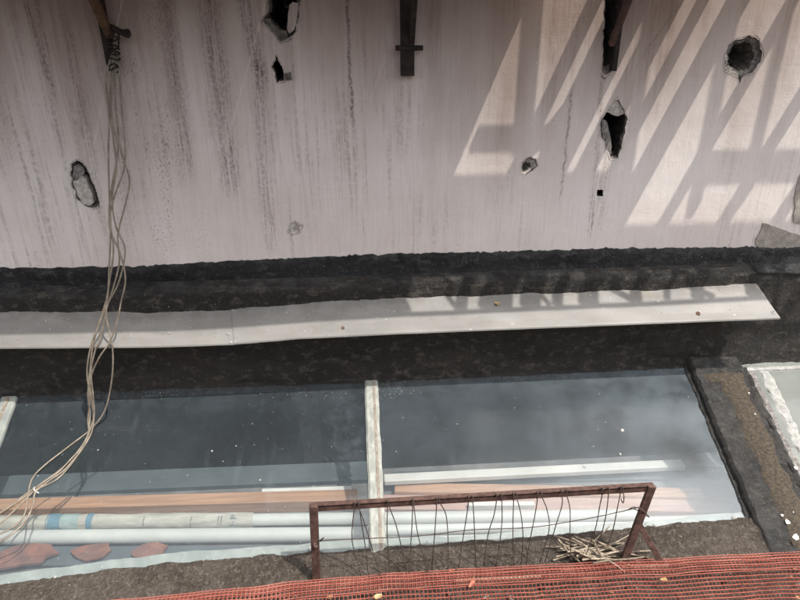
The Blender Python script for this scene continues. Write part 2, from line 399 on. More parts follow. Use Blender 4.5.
pts2 = [Vector((XL, -.75)), Vector((XR, -.75)), Vector((XR, WTOP)), Vector((XL, WTOP))]; ed = [(0,1),(1,2),(2,3),(3,0)]
for lp in LOOPS.values():
    b = len(pts2); n = len(lp)
    pts2 += [Vector((p.x, p.z)) for p in lp]; ed += [(b+i, b+(i+1) % n) for i in range(n)]
cv, ce, cf, *_ = delaunay_2d_cdt(pts2, ed, [], 0, 1e-6)
wv = [Vector((p.x, 0, p.y)) for p in cv]; wf = []
for f in cf:
    c = sum((cv[i] for i in f), Vector((0, 0)))/len(f)
    if not any(inside(c, lp) for lp in LOOPS.values()): wf.append(tuple(f))
g = G(); g.add(wv, wf)
T = .28                                                 # wall thickness: back, top and ends
g.add([(XL,T,-.75),(XR,T,-.75),(XR,T,WTOP),(XL,T,WTOP)], [(3,2,1,0)])
g.add([(XL,0,WTOP),(XR,0,WTOP),(XR,T,WTOP),(XL,T,WTOP)], [(0,1,2,3)])
g.add([(XL,0,-.75),(XL,T,-.75),(XL,T,WTOP),(XL,0,WTOP)], [(0,1,2,3)])
g.add([(XR,0,-.75),(XR,T,-.75),(XR,T,WTOP),(XR,0,WTOP)], [(3,2,1,0)])
g.add([(XL,0,-.75),(XR,0,-.75),(XR,T,-.75),(XL,T,-.75)], [(3,2,1,0)])
wall = empty('plaster_wall', 'tall pinkish white plaster wall streaked with black runoff and broken holes', 'wall')
g.build('plaster_face', M['wall'], wall)

def crater(name, loop, prof, mat, seed=0.0, center=None, mats=None, label=None):
    """prof: list of (scale towards the centre, depth)"""
    c = center or sum(loop, Vector())/len(loop); n = len(loop); g = G(); rows = []
    fine = [prof[0]]; own = []
    for q in range(len(prof)-1):
        for t in (.33, .67, 1.0): fine.append((lerp(prof[q][0], prof[q+1][0], t), lerp(prof[q][1], prof[q+1][1], t))); own.append(q)
    prof = fine
    for k, (s, d) in enumerate(prof):
        row = []
        for i, p in enumerate(loop):
            q = c + (p-c)*(s*(1+.16*min(1, k/3)*nz(p.x*23, p.z*23, seed+k*.6)+.05*nz(p.x*120, p.z*120, seed+k)) if k else 1.0)
            if k: q += Vector((nz(p.x*90, p.z*90, seed+k), 0, nz(p.x*90, p.z*90, seed+k+9)))*.004
            q.y = d*(1+.4*nz(p.x*30, p.z*30, seed+k*.7)+.35*nz(p.x*110, p.z*110, seed+k*2.3)) if k else 0.0005
            row.append(q)
        rows.append(row)
    v = [q for r in rows for q in r]; f = []; mi = []
    for k in range(len(rows)-1):
        for i in range(n):
            f.append((k*n+i, k*n+(i+1) % n, (k+1)*n+(i+1) % n, (k+1)*n+i)); mi.append(own[k])
    cc = c.copy(); cc.y = prof[-1][1]*1.1; v.append(cc)
    b = (len(rows)-1)*n
    for i in range(n): f.append((b+i, b+(i+1) % n, len(v)-1)); mi.append(own[-1])
    if mats: o = mesh(name, v, f, None, wall, False, [M[q] for q in mats], [min(k, len(mats)-1) for k in mi])
    else: o = mesh(name, v, f, M[mat], wall)
    if label: o['label'] = label
    return o
def slab(name, pts, y0, y1, mat, parent, amp=.003, seed=0.0, tilt=0.0, label=None):
    """irregular flat piece with thickness, outline on the wall; y0 front, y1 back; tilt deepens one side"""
    lp = rough_loop(pts, amp, 3, seed); c = sum(lp, Vector())/len(lp)
    fr = [Vector((p.x, y0+tilt*(p.x-c.x)+.002*nz(p.x*60, p.z*60), p.z)) for p in lp]; bk = [Vector((p.x, y1, p.z)) for p in lp]; n = len(lp)
    cen = Vector((c.x, y0, c.z))
    o = mesh(name, fr+bk+[cen], [(i, (i+1) % n, 2*n) for i in range(n)]+[(i, n+i, n+(i+1) % n, (i+1) % n) for i in range(n)], M[mat], parent)
    if label: o['label'] = label
    return o
L = LOOPS
def rim(key, mat, k=.09):
    lp = LOOPS[key]; c = sum(lp, Vector())/len(lp); n = len(lp); o_ = []
    for p in lp:
        q = c+(p-c)*(1.015+k*max(0, .35+nz(p.x*28, p.z*28, 4)+.5*nz(p.x*90, p.z*90, 2))); q.y = -.0012; o_.append(q)
    i_ = [Vector((p.x, .002, p.z)) for p in lp]
    mesh('chipped_rim', o_+i_, [(i, (i+1) % n, n+(i+1) % n, n+i) for i in range(n)], M[mat], wall)
for key, mt_, k_ in (('oval','rubble',.10), ('torn','rubble',.10), ('slot','rubble',.25), ('chip','plaster',.22), ('flake','greyplaster',.3), ('round','greyplaster',.12), ('deep','plaster',.12), ('crack','greyplaster',.16)): rim(key, mt_, k_)
crater('hole', L['oval'], [(1,0),(.97,.02),(.8,.05),(.4,.06)], 'rubble', 1, label='oval hole with a dark crumbling edge')
slab('plaster_plug', [(72,180),(76,181),(82,176),(86,181),(90,190),(94,203),(89,206),(82,203),(77,196)], .004, .05, 'plaster', wall, .003, 2)
slab('mortar_plug', [(73,168),(77,165),(82,168),(84,173),(80,178),(74,180),(72,176)], .007, .05, 'greyplaster', wall, .003, 4)
c = on_y(280, 8, 0)
crater('hole', L['torn'], [(1,0),(.93,.03),(.66,.06),(.6,.2),(.3,.26)], None, 3, c, ['plaster','rubble','void','void'], 'torn anchor hole with a black cavity')
slab('broken_ledge', [(262,20),(269,19),(275,26),(282,32),(288,31),(287,38),(281,42),(272,31)], .012, .09, 'rubble', wall, .005, 7)
slab('plaster_sliver', [(289,6),(292,2),(298,3),(297,18),(294,30),(289,34),(287,28),(288,16)], .006, .08, 'wall', wall, .002, 8)
crater('hole', L['slot'], [(1,0),(.9,.02),(.7,.1),(.3,.12)], None, 5, None, ['rubble','void','void'])
slab('mortar_chip', [(284.5,73),(291,72),(292,79),(285,80)], -.014, .004, 'rubble', wall, .001, 9)
crater('hole', L['chip'], [(1,0),(.9,.008),(.55,.022),(.2,.04)], None, 6, on_y(525, 169, 0), ['rubble','plaster','rubble'])
crater('hole', L['flake'], [(1,0),(.9,.005),(.5,.009)], 'plaster', 7)
crater('hole', L['round'], [(1,0),(.95,.012),(.72,.026),(.62,.085),(.3,.13)], None, 8, on_y(745, 57, 0), ['rubble','greyplaster','rubble','rubble'], 'round crater with a stepped grey rim')
crater('hole', L['deep'], [(1,0),(.94,.02),(.82,.09),(.5,.16)], None, 9, None, ['rubble','void','void'], 'deep upright hole with a black cavity')
slab('plaster_plug', [(607,111),(613,102),(618,101),(622,107),(625,114),(617,116),(611,114)], .006, .06, 'plaster', wall, .004, 11)
slab('mortar_wedge', [(602,121),(606,120),(611,133),(614,148),(614,158),(610,157),(606,149),(602,134)], .012, .1, 'greyplaster', wall, .003, 12, .5)
crater('hole', L['peg'], [(1,0),(.9,.02),(.8,.05)], 'void', 10)
crater('hole', L['crack'], [(1,0),(.85,.012),(.6,.04),(.3,.07)], None, 11, on_y(609, 30, 0), ['rubble','void','void'], 'ragged channel broken out around the bracket')
slab('mortar_patch', [(757,247),(755,239),(763,222),(775,226),(790,233),(806,236),(812,252),(780,253)], -.007, .002, 'patch', wall, .008, 13, label='grey mortar smear above the bitumen')
slab('mortar_patch', [(793,222),(794,200),(797,180),(803,170),(826,168),(828,226)], -.006, .002, 'patch', wall, .008, 14)

# ------------------------------------------------------------------ bitumen cove between wall and flashing
TOPL = [(-200,272),(0,268),(60,268),(110,267),(150,266),(200,263),(300,258),(400,254),(500,252),(600,249),(700,248),(760,247),(900,247)]
BOTL = [(-200,307),(0,307),(130,307.5),(150,309),(240,304.5),(345,297),(440,293),(530,290),(640,287),(740,281),(757,280),(900,276)]
X_END = on_y(752, 262, -.04).x                       # where the flashing stops
rows = []; NX = 620
for k in range(NX):
    x = lerp(XL, XR, k/(NX-1))
    # photo column that sees this x at the wall
    p = Vector((x, 0, -.02)) - CAM; px = 400+FPX*p.dot(RT)/p.dot(F)
    zt = on_y(px, poly_y(TOPL, px), 0).z + .010*fbm(x*14, 1) + .008*nz(x*60, 3) + .010*max(0, nz(x*22, 8)-.15)
    zb = on_y(px, poly_y(BOTL, px), -.085).z + .006*fbm(x*10, 7) + .003*nz(x*55, 2)
    right = x > X_END
    if right: zb = on_y(px, 271, -.085).z + .008*fbm(x*12, 4)
    bump = .010 if not right else .02
    prof = [(.004, zt+.004), (-.007, zt), (-.010, lerp(zt, zb, .2)), (-.014, lerp(zt, zb, .42)), (-.024, lerp(zt, zb, .60)),
            (-.042, lerp(zt, zb, .76)), (-.064, lerp(zt, zb, .90)), (-.088, zb+.004), (-.094, zb-.006), (-.086, zb-.014)]
    col = []
    for j, (yy, zz) in enumerate(prof):
        a = fbm(x*9, zz*16, 2)*.012 + fbm(x*40, zz*60, 5)*.007 if 1 < j < 8 else 0
        col.append(Vector((x, yy-abs(a)*.7-(.015 if right and j > 4 else 0), zz+a*.5)))
    rows.append(col)
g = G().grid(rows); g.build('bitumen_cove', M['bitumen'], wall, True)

# upstand below the flashing
rows = []
for k in range(430):
    x = lerp(XL, XR, k/429); col = []
    for j in range(22):
        z = lerp(-.08, -.735, j/21)
        yy = -.10 - .010*fbm(x*4, z*6, 1) - .005*fbm(x*22, z*22, 3) - (.02*(j-18)/3 if j > 18 else 0) - (.0 if x < X_END else .0)
        col.append(Vector((x, yy, z)))
    col[0].y = .01
    rows.append(col)
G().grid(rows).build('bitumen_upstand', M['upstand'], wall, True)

# flap of bitumen lapped over the head of the glass
xm_ = (gl(360.5, 384).x+gl(389, 545).x)/2; xl_ = gl(18, 400).x
HEAD = [(-200,403),(0,398),(20,397),(60,391),(100,387),(200,388),(371,383),(500,377),(683,368),(760,362),(900,352)]
rows = []
for k in range(520):
    x = lerp(XL, XR, k/519)
    p = gxy(x, .03) - CAM; px = 400+FPX*p.dot(RT)/p.dot(F)
    e = gs(gl(px, poly_y(HEAD, px))) + .010*fbm(x*11, 2) + .004*nz(x*60, 1)
    row = []
    for t in (0, .3, .7, .93, 1.0):
        s = lerp(-.06, e, t); off = lerp(.022, .009, t) + .004*fbm(x*18, s*30, 4) + .020*max(math.exp(-((x-xm_)/.05)**4), math.exp(-((x-xl_+.047)/.06)**4))
        row.append(gxy(x, s, off if t < 1 else -.002))
    rows.append(row)
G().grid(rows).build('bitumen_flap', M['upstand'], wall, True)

# ------------------------------------------------------------------ sheet metal flashing
FRONT = [(-200,347.5),(0,347),(150,346),(230,343.5),(300,338),(400,333),(500,329),(600,325),(700,321),(781,318)]
YF = -.28
x_end_f = on_y(780, 318, YF).x; x_end_r = on_y(752, 281, -.07).x
rows = []; N = 170
for k in range(N):
    t = k/(N-1)
    xr = lerp(XL, x_end_r, t); xf = lerp(XL, x_end_f, t)
    p = Vector((xf, YF, -.31)) - CAM; px = 400+FPX*p.dot(RT)/p.dot(F)
    zf = on_y(px, poly_y(FRONT, px), YF).z + .0015*fbm(xf*5, 3)
    p = Vector((xr, -.085, -.21)) - CAM; px = 400+FPX*p.dot(RT)/p.dot(F)
    zr = on_y(px, poly_y(BOTL, px), -.085).z - .004
    row = [Vector((xr, -.075, zr-.001))]
    for q in (.2, .4, .6, .8, .97):
        row.append(Vector((lerp(xr, xf, q), lerp(-.075, YF, q), lerp(zr, zf, q)+.004*nz(xr*3, q*2)+.003*nz(xr*9, q*3, 4))))
    row += [Vector((xf, YF, zf-.0015)), Vector((xf, YF-.002, zf-.009)), Vector((xf, YF+.008, zf-.0085))]
    rows.append(row)
flash = empty('metal_flashing', 'long pale painted sheet metal flashing jutting out under the black bitumen', 'flashing')
ks = next(k for k in range(N) if (lambda p: 400+FPX*p.dot(RT)/p.dot(F))(rows[k][6]-CAM) > 229)
for part, dz in ((rows[:ks+4], 0.0), (rows[ks:], .004)):
    fo = G().grid([[q+Vector((0, -.002 if dz else 0, dz)) for q in rw_] for rw_ in part]).build('sheet', M['flashing'], flash, False)
    sm = fo.modifiers.new('thick', 'SOLIDIFY'); sm.thickness = .002; sm.offset = -1
def flash_pt(px, py, off=0.0):
    # point on the sheet seen at this pixel
    lo, hi = -.28, -.075; d = ray(px, py)
    a = on_y(px, poly_y(FRONT, px), YF); b = on_y(px, poly_y(BOTL, px), -.085)
    n = (b-a).cross(Vector((1, 0, 0))); n = n if n.z > 0 else -n; n.normalize()
    return on_pl(px, py, a, n) + n*off
for (px, py, rr, mt) in ((698,314,.012,'orange_rust'), (773,313,.010,'galv'), (343,328.5,.010,'orange_rust')):
    p = flash_pt(px, py, .002); g = G(); n = 10
    g.add([p+Vector((math.cos(a)*rr*q, math.sin(a)*rr*q*.9, math.sin(a)*rr*q*.45+h)) for q, h in ((1,0),(.9,.004),(.45,.006),(.4,.002)) for a in [2*math.pi*i/n for i in range(n)]],
          [(k*n+i, k*n+(i+1) % n, (k+1)*n+(i+1) % n, (k+1)*n+i) for k in range(3) for i in range(n)]+[tuple(range(3*n, 4*n))])
    g.build('screw', M[mt], flash)
def scrap(name, px, py, base, size, mat, label, cat, seed, group=None, n=7, stretch=1.6, rot=None, jag=.5, lift=.6):
    """small curled irregular scrap lying on base point"""
    rnd = random.Random(seed); a0 = rnd.random()*6.28 if rot is None else rot; g = G(); top = []; bot = []
    for i in range(n):
        a = 2*math.pi*i/n; r = size*(1.1-jag+jag*rnd.random()); u = math.cos(a)*r*stretch; v = math.sin(a)*r
        x = u*math.cos(a0)-v*math.sin(a0); y = u*math.sin(a0)+v*math.cos(a0)
        z = .2*size+lift*size*rnd.random()
        top.append(base+Vector((x, y, z))); bot.append(base+Vector((x, y, z-size*.18)))
    c = base+Vector((0, 0, size*.12)); n_ = n
    g.add(top+bot+[c, c-Vector((0, 0, size*.18))], [(i, (i+1) % n, 2*n) for i in range(n)]+[(n+(i+1) % n, n+i, 2*n+1) for i in range(n)]+[(i, n+i, n+(i+1) % n, (i+1) % n) for i in range(n)])
    o = g.build(name, M[mat], None); return tag(o, label, cat, group)
scrap('dry_leaf', 497, 303, flash_pt(497, 304), .016, 'leaf', 'curled dry leaf scrap stuck on the pale flashing', 'leaf', 3, stretch=1.9, rot=1.2)

# ------------------------------------------------------------------ skylight
sk = empty('skylight', 'sloping lean-to skylight of dusty panes between painted bars and bitumen rib', 'skylight')
KERB = [(-200,602),(0,585),(60,576),(130,567),(200,560),(300,553),(370,548),(480,540),(560,534),(650,526),(750,517),(900,500)]
sb = gs(gl(400, 552))
def bar_x(pa, pb):
    a, b = gl(*pa), gl(*pb); return a, b
m0a, m0b = gl(360.5, 384), gl(366.5, 545); m1a, m1b = gl(382, 384), gl(389, 545)     # middle bar, left and right side
xm = (m0a.x+m1a.x+m0b.x+m1b.x)/4; wm = .078
xl = gl(18, 400).x; 
ra, rb = gl(685, 368, .0), gl(757, 540, 0); xr0 = (ra.x+rb.x)/2
rc, rdd = gl(735, 357), gl(800, 480); xr1 = (rc.x+rdd.x)/2
S1 = sb+.16
def pane(name, x0, x1, s0, s1, mat, label=None, off=0.0):
    g = G(); a = .004
    g.add([gxy(x0,s0,off),gxy(x1,s0,off),gxy(x1,s1,off),gxy(x0,s1,off)], [(3,2,1,0)])
    o = g.build(name, M[mat], sk)
    if label: o['label'] = label
    return o
xfar = 4.7
pane('glass_pane', xl-.07, xm, -.05, S1, 'glass_a', 'dark dusty glass pane crossed by the cables')
pane('glass_pane', xm+.002, xr0+.05, -.05, S1, 'glass_b', 'hazier glass pane beside the bitumen rib', .001)
pane('glass_pane', XL, xl-.072, -.05, S1, 'glass_a', None, .001)
pane('glass_pane', xr1-.02, xfar, -.03, S1, 'glass_c', 'clouded pale glass pane beyond the bitumen rib', .006)
def gbar(name, x0, x1, s0, s1, h0, h1, mat, parent, amp=.0, taper=.25, nn=60, seed=0, label=None):
    """long bar lying on the glass slope"""
    rows = []
    for k in range(nn):
        s = lerp(s0, s1, k/(nn-1)); e0 = amp*fbm(s*14, seed+.3); e1 = amp*fbm(s*14, seed+8.3); w_ = x1-x0
        hh = h1+amp*.5*fbm(s*20, seed+3)
        rows.append([gxy(x0+e0, s, h0), gxy(x0+e0+w_*.03, s, h1*.6), gxy(x0+w_*taper*.5+e0, s, hh), gxy((x0+x1)/2, s, hh+amp*.6*fbm(s*25, seed+5)),
                     gxy(x1-w_*taper*.5+e1, s, hh), gxy(x1+e1-w_*.03, s, h1*.6), gxy(x1+e1, s, h0)])
    g = G().grid(rows); n = 7; b = len(g.v)
    g.f.append(tuple(range(6, -1, -1))); g.f.append(tuple((nn-1)*7+i for i in range(7)))
    o = g.build(name, M[mat], parent)
    if label: o['label'] = label
    return o
sh = gs(gl(371, 383.5))-.012
b1 = gbar('glazing_bar', xm-wm/2, xm+wm/2, sh, S1-.02, -.004, .020, 'bar', sk, .0035, .3, 110, 1, 'peeling white glazing bar')
gbar('putty_seam', xm+.004, xm+.024, sh, S1-.03, .012, .0225, 'bar_seam', b1, .0025, .4, 110, 2)
b2 = gbar('glazing_bar', xl-.09, xl-.004, .0, S1-.02, -.004, .018, 'sealant', sk, .002, .3, 60, 3, 'pale green glazing bar')
gbar('putty_seam', xl-.06, xl-.035, .0, S1-.03, .012, .021, 'bar_seam', b2, .003, .4, 60, 4)
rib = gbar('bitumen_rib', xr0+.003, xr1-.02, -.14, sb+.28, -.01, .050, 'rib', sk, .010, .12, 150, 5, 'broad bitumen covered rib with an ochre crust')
# ochre crust down the middle of the rib
rows = []
for k in range(130):
    s = lerp(.07, sb+.16, k/129); xa = lerp(.42, .62, k/129); wd = .15*(.7+.5*nz(s*5, 1)) if s > .14 else .28
    c0 = lerp(xr0, xr1, .60+.06*nz(s*4, 7)); w0 = (xr1-xr0)*.20*(1+.4*fbm(s*9, 2)); 
    if s < .12: w0 = (xr1-xr0)*.36; c0 = lerp(xr0, xr1, .5)
    rows.append([gxy(c0-w0+.006*nz(s*60, 1), s, .048), gxy(c0-w0*.8, s, .0555+.002*nz(s*50, 2)), gxy(c0, s, .058+.003*fbm(s*40, 6)), gxy(c0+w0*.8, s, .0555+.002*nz(s*50, 5)), gxy(c0+w0+.006*nz(s*60, 9), s, .048)])
G().grid(rows).build('lichen_crust', M['crust'], rib, True)
# lapped sheet head of the rib and its torn edge along the glass
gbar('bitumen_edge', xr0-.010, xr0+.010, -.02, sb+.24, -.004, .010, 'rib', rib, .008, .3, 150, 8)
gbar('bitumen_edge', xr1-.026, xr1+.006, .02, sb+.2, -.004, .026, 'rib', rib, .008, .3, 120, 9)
# putty bands on the clouded pane
gbar('putty_band', xr1+.075, xr1+.135, .02, S1-.05, .002, .010, 'putty', sk, .016, .3, 120, 11, 'broad smeared putty band on the clouded pane')
gbar('putty_band', xr1+.012, xr1+.045, .0, S1-.05, .002, .012, 'greyplaster', sk, .010, .3, 120, 14)
rows = []
for k in range(90):
    x = lerp(xr1-.02, xfar, k/89)
    rows.append([gxy(x, .012+.006*fbm(x*9, 1), .012), gxy(x, .02+.006*fbm(x*9, 1), .020+.003*fbm(x*30, 1)), gxy(x, .036+.008*fbm(x*12, 4), .016), gxy(x, .042+.008*fbm(x*12, 4), .004)])
G().grid(rows).build('putty_band', M['putty'], sk)
# pale sealant fillet at the foot of the panes, under the mortar
rows = []
for k in range(300):
    x = lerp(XL, xr0+.03, k/299); p = gxy(x, sb) - CAM; px = 400+FPX*p.dot(RT)/p.dot(F)
    e = gs(gl(px, poly_y(KERB, px)))
    wd = (.045 if px < 400 else .03)+.012*fbm(x*3, 1)
    rows.append([gxy(x, e-wd+.006*fbm(x*5, 3), -.006), gxy(x, e-.01, -.006), gxy(x, e+.12, -.012)])
G().grid(rows).build('sealant_fillet', M['sealant'], sk)

# white flecks of paint and lime on panes, kerb and rib
g = G(); rnd = random.Random(5)
def fleck(g, p, n, r, rnd, hh=.35):
    t = Vector((1, 0, 0)); u = n.cross(t).normalized(); m = 6; a0 = rnd.random()*6
    ring = [p + (t*math.cos(a0+i)*r + u*math.sin(a0+i)*r)*(.6+.7*rnd.random()) + n*.0005 for i in [2*math.pi*k/m for k in range(m)]]
    g.add(ring+[p+n*(.001+r*hh)], [(i, (i+1) % m, m) for i in range(m)])
for i in range(120):
    px = rnd.uniform(5, 745); py = rnd.uniform(392, 545)
    if 355 < px < 395: continue
    p = gl(px, py, .002)
    if p.x > xr0-.03 or gs(p) > sb-.02: continue
    fleck(g, p, GN, rnd.choice([.0009, .0012, .0016, .002, .003]) , rnd)
for (cx, cy, sx, sy, nn) in ((150,392,40,4,46), (395,388,18,6,34), (330,392,60,4,20)):
    for i in range(nn):
        p = gl(cx+rnd.gauss(0, sx*.6), cy+abs(rnd.gauss(0, sy)), .002); fleck(g, p, GN, rnd.uniform(.0008, .0026), rnd)
for i in range(60):
    px = rnd.uniform(5, 755); py = poly_y(KERB, px)-rnd.uniform(-2, 4); fleck(g, gl(px, py, .012), GN, rnd.uniform(.001, .0045), rnd)
for px, py, r in ((80,579,.013),(55,577,.007),(290,552,.010),(310,549,.012),(150,571,.006),(655,525,.010),(690,523,.010),(735,518,.012),(212,451,.006),(236,446,.004),(260,480,.006),(98,450,.005),(622,430,.010),(620,454,.006)):
    fleck(g, gl(px, py, .004), GN, r, rnd)
stuff(g.build('paint_flecks', M['putty'], sk))
g = G()
for px, py, r in ((788,522,.016),(793,512,.009),(796,537,.022),(782,515,.009),(749,393,.006),(755,414,.006),(796,468,.012)):
    fleck(g, on_pl(px, py, GP+GN*.0575, GN), GN, r*.8, rnd, .12)
stuff(g.build('bird_droppings', M['white'], sk))
g = G()
for i in range(90):
    px = rnd.uniform(0, 765); py = lerp(poly_y(BOTL, px), poly_y(FRONT, px), rnd.uniform(.1, .95)); fleck(g, flash_pt(px, py, .002), Vector((0, -.4, .9)), rnd.choice([.0015, .002, .0035]), rnd)
for px, py, r in ((228,334,.007),(231,342,.008),(150,322,.005),(163,333,.005),(169,333,.005),(233,311,.007)):
    fleck(g, flash_pt(px, py, .002), Vector((0, -.4, .9)), r, rnd)
stuff(g.build('paint_flecks', M['putty'], flash))

g = G()
for i in range(70):
    px = rnd.uniform(0, 750); zf = rnd.choice([.62, .75, .8, .9, .97]); py = lerp(poly_y(TOPL, px), poly_y(BOTL, px), zf)
    fleck(g, on_y(px, py, -.03-.075*max(0, zf-.5)*2), Vector((0, -.7, .7)), rnd.choice([.0015, .002, .003, .005]), rnd)
stuff(g.build('lime_flecks', M['greyplaster'], wall))

# ------------------------------------------------------------------ room under the skylight
ZS = -1.27; YB = -.17
g = G().grid([[Vector((XL, YB, ZS)), Vector((XL, -1.35, ZS))], [Vector((XR, YB, ZS)), Vector((XR, -1.35, ZS))]])
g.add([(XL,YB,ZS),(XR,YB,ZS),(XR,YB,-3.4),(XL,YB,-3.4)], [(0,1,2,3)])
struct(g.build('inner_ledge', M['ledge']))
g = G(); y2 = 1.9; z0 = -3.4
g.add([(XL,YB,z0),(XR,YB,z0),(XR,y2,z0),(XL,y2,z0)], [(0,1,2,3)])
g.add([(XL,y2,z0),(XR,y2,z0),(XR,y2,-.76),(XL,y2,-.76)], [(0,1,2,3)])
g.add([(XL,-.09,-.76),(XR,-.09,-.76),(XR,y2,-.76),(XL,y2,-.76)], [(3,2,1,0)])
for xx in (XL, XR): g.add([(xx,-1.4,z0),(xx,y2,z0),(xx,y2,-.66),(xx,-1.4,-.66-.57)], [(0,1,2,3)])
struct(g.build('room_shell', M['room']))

def board(name, tl, tr, wd_px, z, th, mat, label, cat='plank', group=None):
    """board lying on the ledge: back edge through two photo points at height z, front edge wd metres nearer"""
    a, b = on_z(*tl, z), on_z(*tr, z); d = (b-a).normalized(); f = Vector((0, 0, 1)).cross(d)
    if f.y > 0: f = -f
    c, e = b+f*wd_px, a+f*wd_px; dn = Vector((0, 0, -th)); g = G()
    g.add([a, b, c, e, a+dn, b+dn, c+dn, e+dn], [(0,1,2,3),(7,6,5,4),(0,4,5,1),(1,5,6,2),(2,6,7,3),(3,7,4,0)])
    o = g.build(name, M[mat]); bevel(o, .003); return tag(o, label, cat, group)
board('plank', (-130,502), (357,489), .085, ZS+.075, .074, 'brown', 'broad brown plank under the cables behind the dark pane')
board('plank', (262,488.5), (352,485.5), .05, ZS+.072, .071, 'whiteboard', 'short white strip behind the broad brown plank')
board('slate_board', (-130,481), (376,460.5), .16, ZS+.03, .03, 'greyboard', 'slate grey board lying flat behind the brown planks', 'board')
board('plank', (395,482), (700,488), .075, ZS+.05, .05, 'brown', 'tan plank resting behind the hazier pane')
board('plank', (380,494.5), (722,497), .11, ZS+.03, .03, 'mauve', 'mauve brown plank lying just behind the white pipes')
board('slate_board', (392,471), (722,466), .10, ZS+.02, .02, 'greyboard', 'slate grey board under the tilted white plank', 'board')
board('plank', (384,474), (681,459), .062, ZS+.09, .03, 'whiteboard', 'long white plank tilted behind the hazier pane')
board('plank', (468,501.5), (534,501), .03, ZS+.06, .06, 'whiteboard', 'small white block between tan plank and pipes')
board('slate_board', (-160,546.5), (374,545.5), .12, ZS+.022, .02, 'greyboard', 'slate grey board in front of the white pipes', 'board')

def pipe(name, pa, pb, z, r, mat, label, cat='pipe', group=None, n=18):
    a, b = on_z(*pa, z), on_z(*pb, z); g = G(); P = [a.lerp(b, i/10) for i in range(11)]
    g.tube(P, r, n); o = g.build(name, M[mat], None, True)
    o.modifiers.new('e', 'EDGE_SPLIT'); return tag(o, label, cat, group), a, b
rp = .036
pipe('plastic_pipe', (-140,525), (640,515), ZS+.001+rp*1.75+.012, rp*.9, 'pvc', 'white plastic pipe partly wrapped in printed paper')
pipe('plastic_pipe', (-140,539), (378,534), ZS+.002+rp, rp*1.05, 'pvc', 'thick white plastic pipe in front of the paper wrapped pipe')
p2 = pipe('plastic_pipe', (368,531), (747,519.5), ZS+.003+rp*.8, rp*.85, 'pvc', 'white plastic pipe marked with one blue band')
pipe('plastic_pipe', (368,542), (700,534), ZS+.003+rp*.7, rp*.65, 'pvc', 'thin white plastic pipe lying closest to the rusty frame')
o, a, b = p2
d = (b-a).normalized(); c = a.lerp(b, .885); g = G().tube([c-d*.012, c+d*.012], rp*.85+.002, 18, False); g.build('blue_band', M['blue'], o, True)
# printed paper sleeve
za = ZS+.001+rp*1.75+.012; A, B = on_z(-140, 525, za), on_z(640, 515, za); d = (B-A).normalized()
def at_px(px):
    lo, hi = 0.0, 1.0
    for _ in range(40):
        t = (lo+hi)/2; q = A.lerp(B, t)-CAM; 
        if 400+FPX*q.dot(RT)/q.dot(F) < px: lo = t
        else: hi = t
    return A.lerp(B, lo)
def sleeve(p0, p1, r, mat, name, parent=None, wob=.0, n=22):
    q0, q1 = at_px(p0), at_px(p1); g = G(); N = max(2, int((q1-q0).length/.012)+1); rows = []
    u = Vector((0, 0, 1)); t = d.cross(u)
    for i in range(N):
        c = q0.lerp(q1, i/(N-1)); row = []
        for k in range(n+1):
            a = 2*math.pi*k/n; rr = r + wob*fbm(c.x*6, math.cos(a)*1.5, math.sin(a)*1.5)
            row.append(c + (u*math.cos(a)+t*math.sin(a))*rr)
        rows.append(row)
    return G().grid(rows).build(name, M[mat], parent, True)
ps = sleeve(-40, 254, rp*.9+.007, 'paper', 'paper_sleeve', None, .005)
tag(ps, 'crumpled grey printed paper sleeve with blue bands around white pipe', 'paper sleeve')
sleeve(51, 63, rp*.9+.0102, 'blue', 'blue_band', ps, .005); sleeve(49, 50, rp*.9+.0102, 'blue', 'blue_band', ps, .005)
sleeve(64, 81, rp*.9+.0100, 'teal', 'pale_band', ps, .005); sleeve(89, 95, rp*.9+.0102, 'blue', 'blue_band', ps, .005)
def ink(strokes, mat, name, parent, r0):
    """flat print wrapped on the sleeve: strokes in (photo column, angle from top in degrees)"""
    u = Vector((0, 0, 1)); t = d.cross(u); t = t if t.y < 0 else -t; g = G()
    for st in strokes:
        P = []
        for px, an in st:
            c = at_px(px); a = R(an); P.append(c + (u*math.cos(a)+t*math.sin(a))*r0)
        g.tube(P, .0013, 4)
    return stuff(g.build(name, M[mat], parent))
ri = rp*.9+.0125
ink([[(232.5,20),(233,12),(236,12),(236,20),(233,30),(232,34),(238.5,32)], [(231,58),(231.6,60)], [(235,52),(236.5,55)], [(231,74),(236,68),(233,84)], [(238,80),(239,92)]], 'blue', 'print_marks', ps, ri)
ink([[(x+.5*math.sin(k*2.1), 14+k*9), (x+.9+.5*math.sin(k*1.3), 18+k*9)] for x in (193, 220, 146) for k in range(7)]+[[(223, 14+k*7), (224, 17+k*7)] for k in range(8)], 'ink', 'print_marks', ps, ri)
# terracotta shards in front of the pipes
for i, (px, py, sz, st_, lb) in enumerate(((22,558,.075,2.2,'broad reddish terracotta shard lying under the cables'), (92,553,.055,1.9,'reddish terracotta shard between two others in front of pipes'), (150,552,.05,1.7,'small orange red terracotta shard below the printed paper sleeve'))):
    scrap('terracotta_shard', px, py, on_z(px, py, ZS+.03), sz, 'terracotta', lb, 'shard', 70+i, 'terracotta shards in front of the pipes', n=15, stretch=st_, rot=.03, jag=.28, lift=.12)
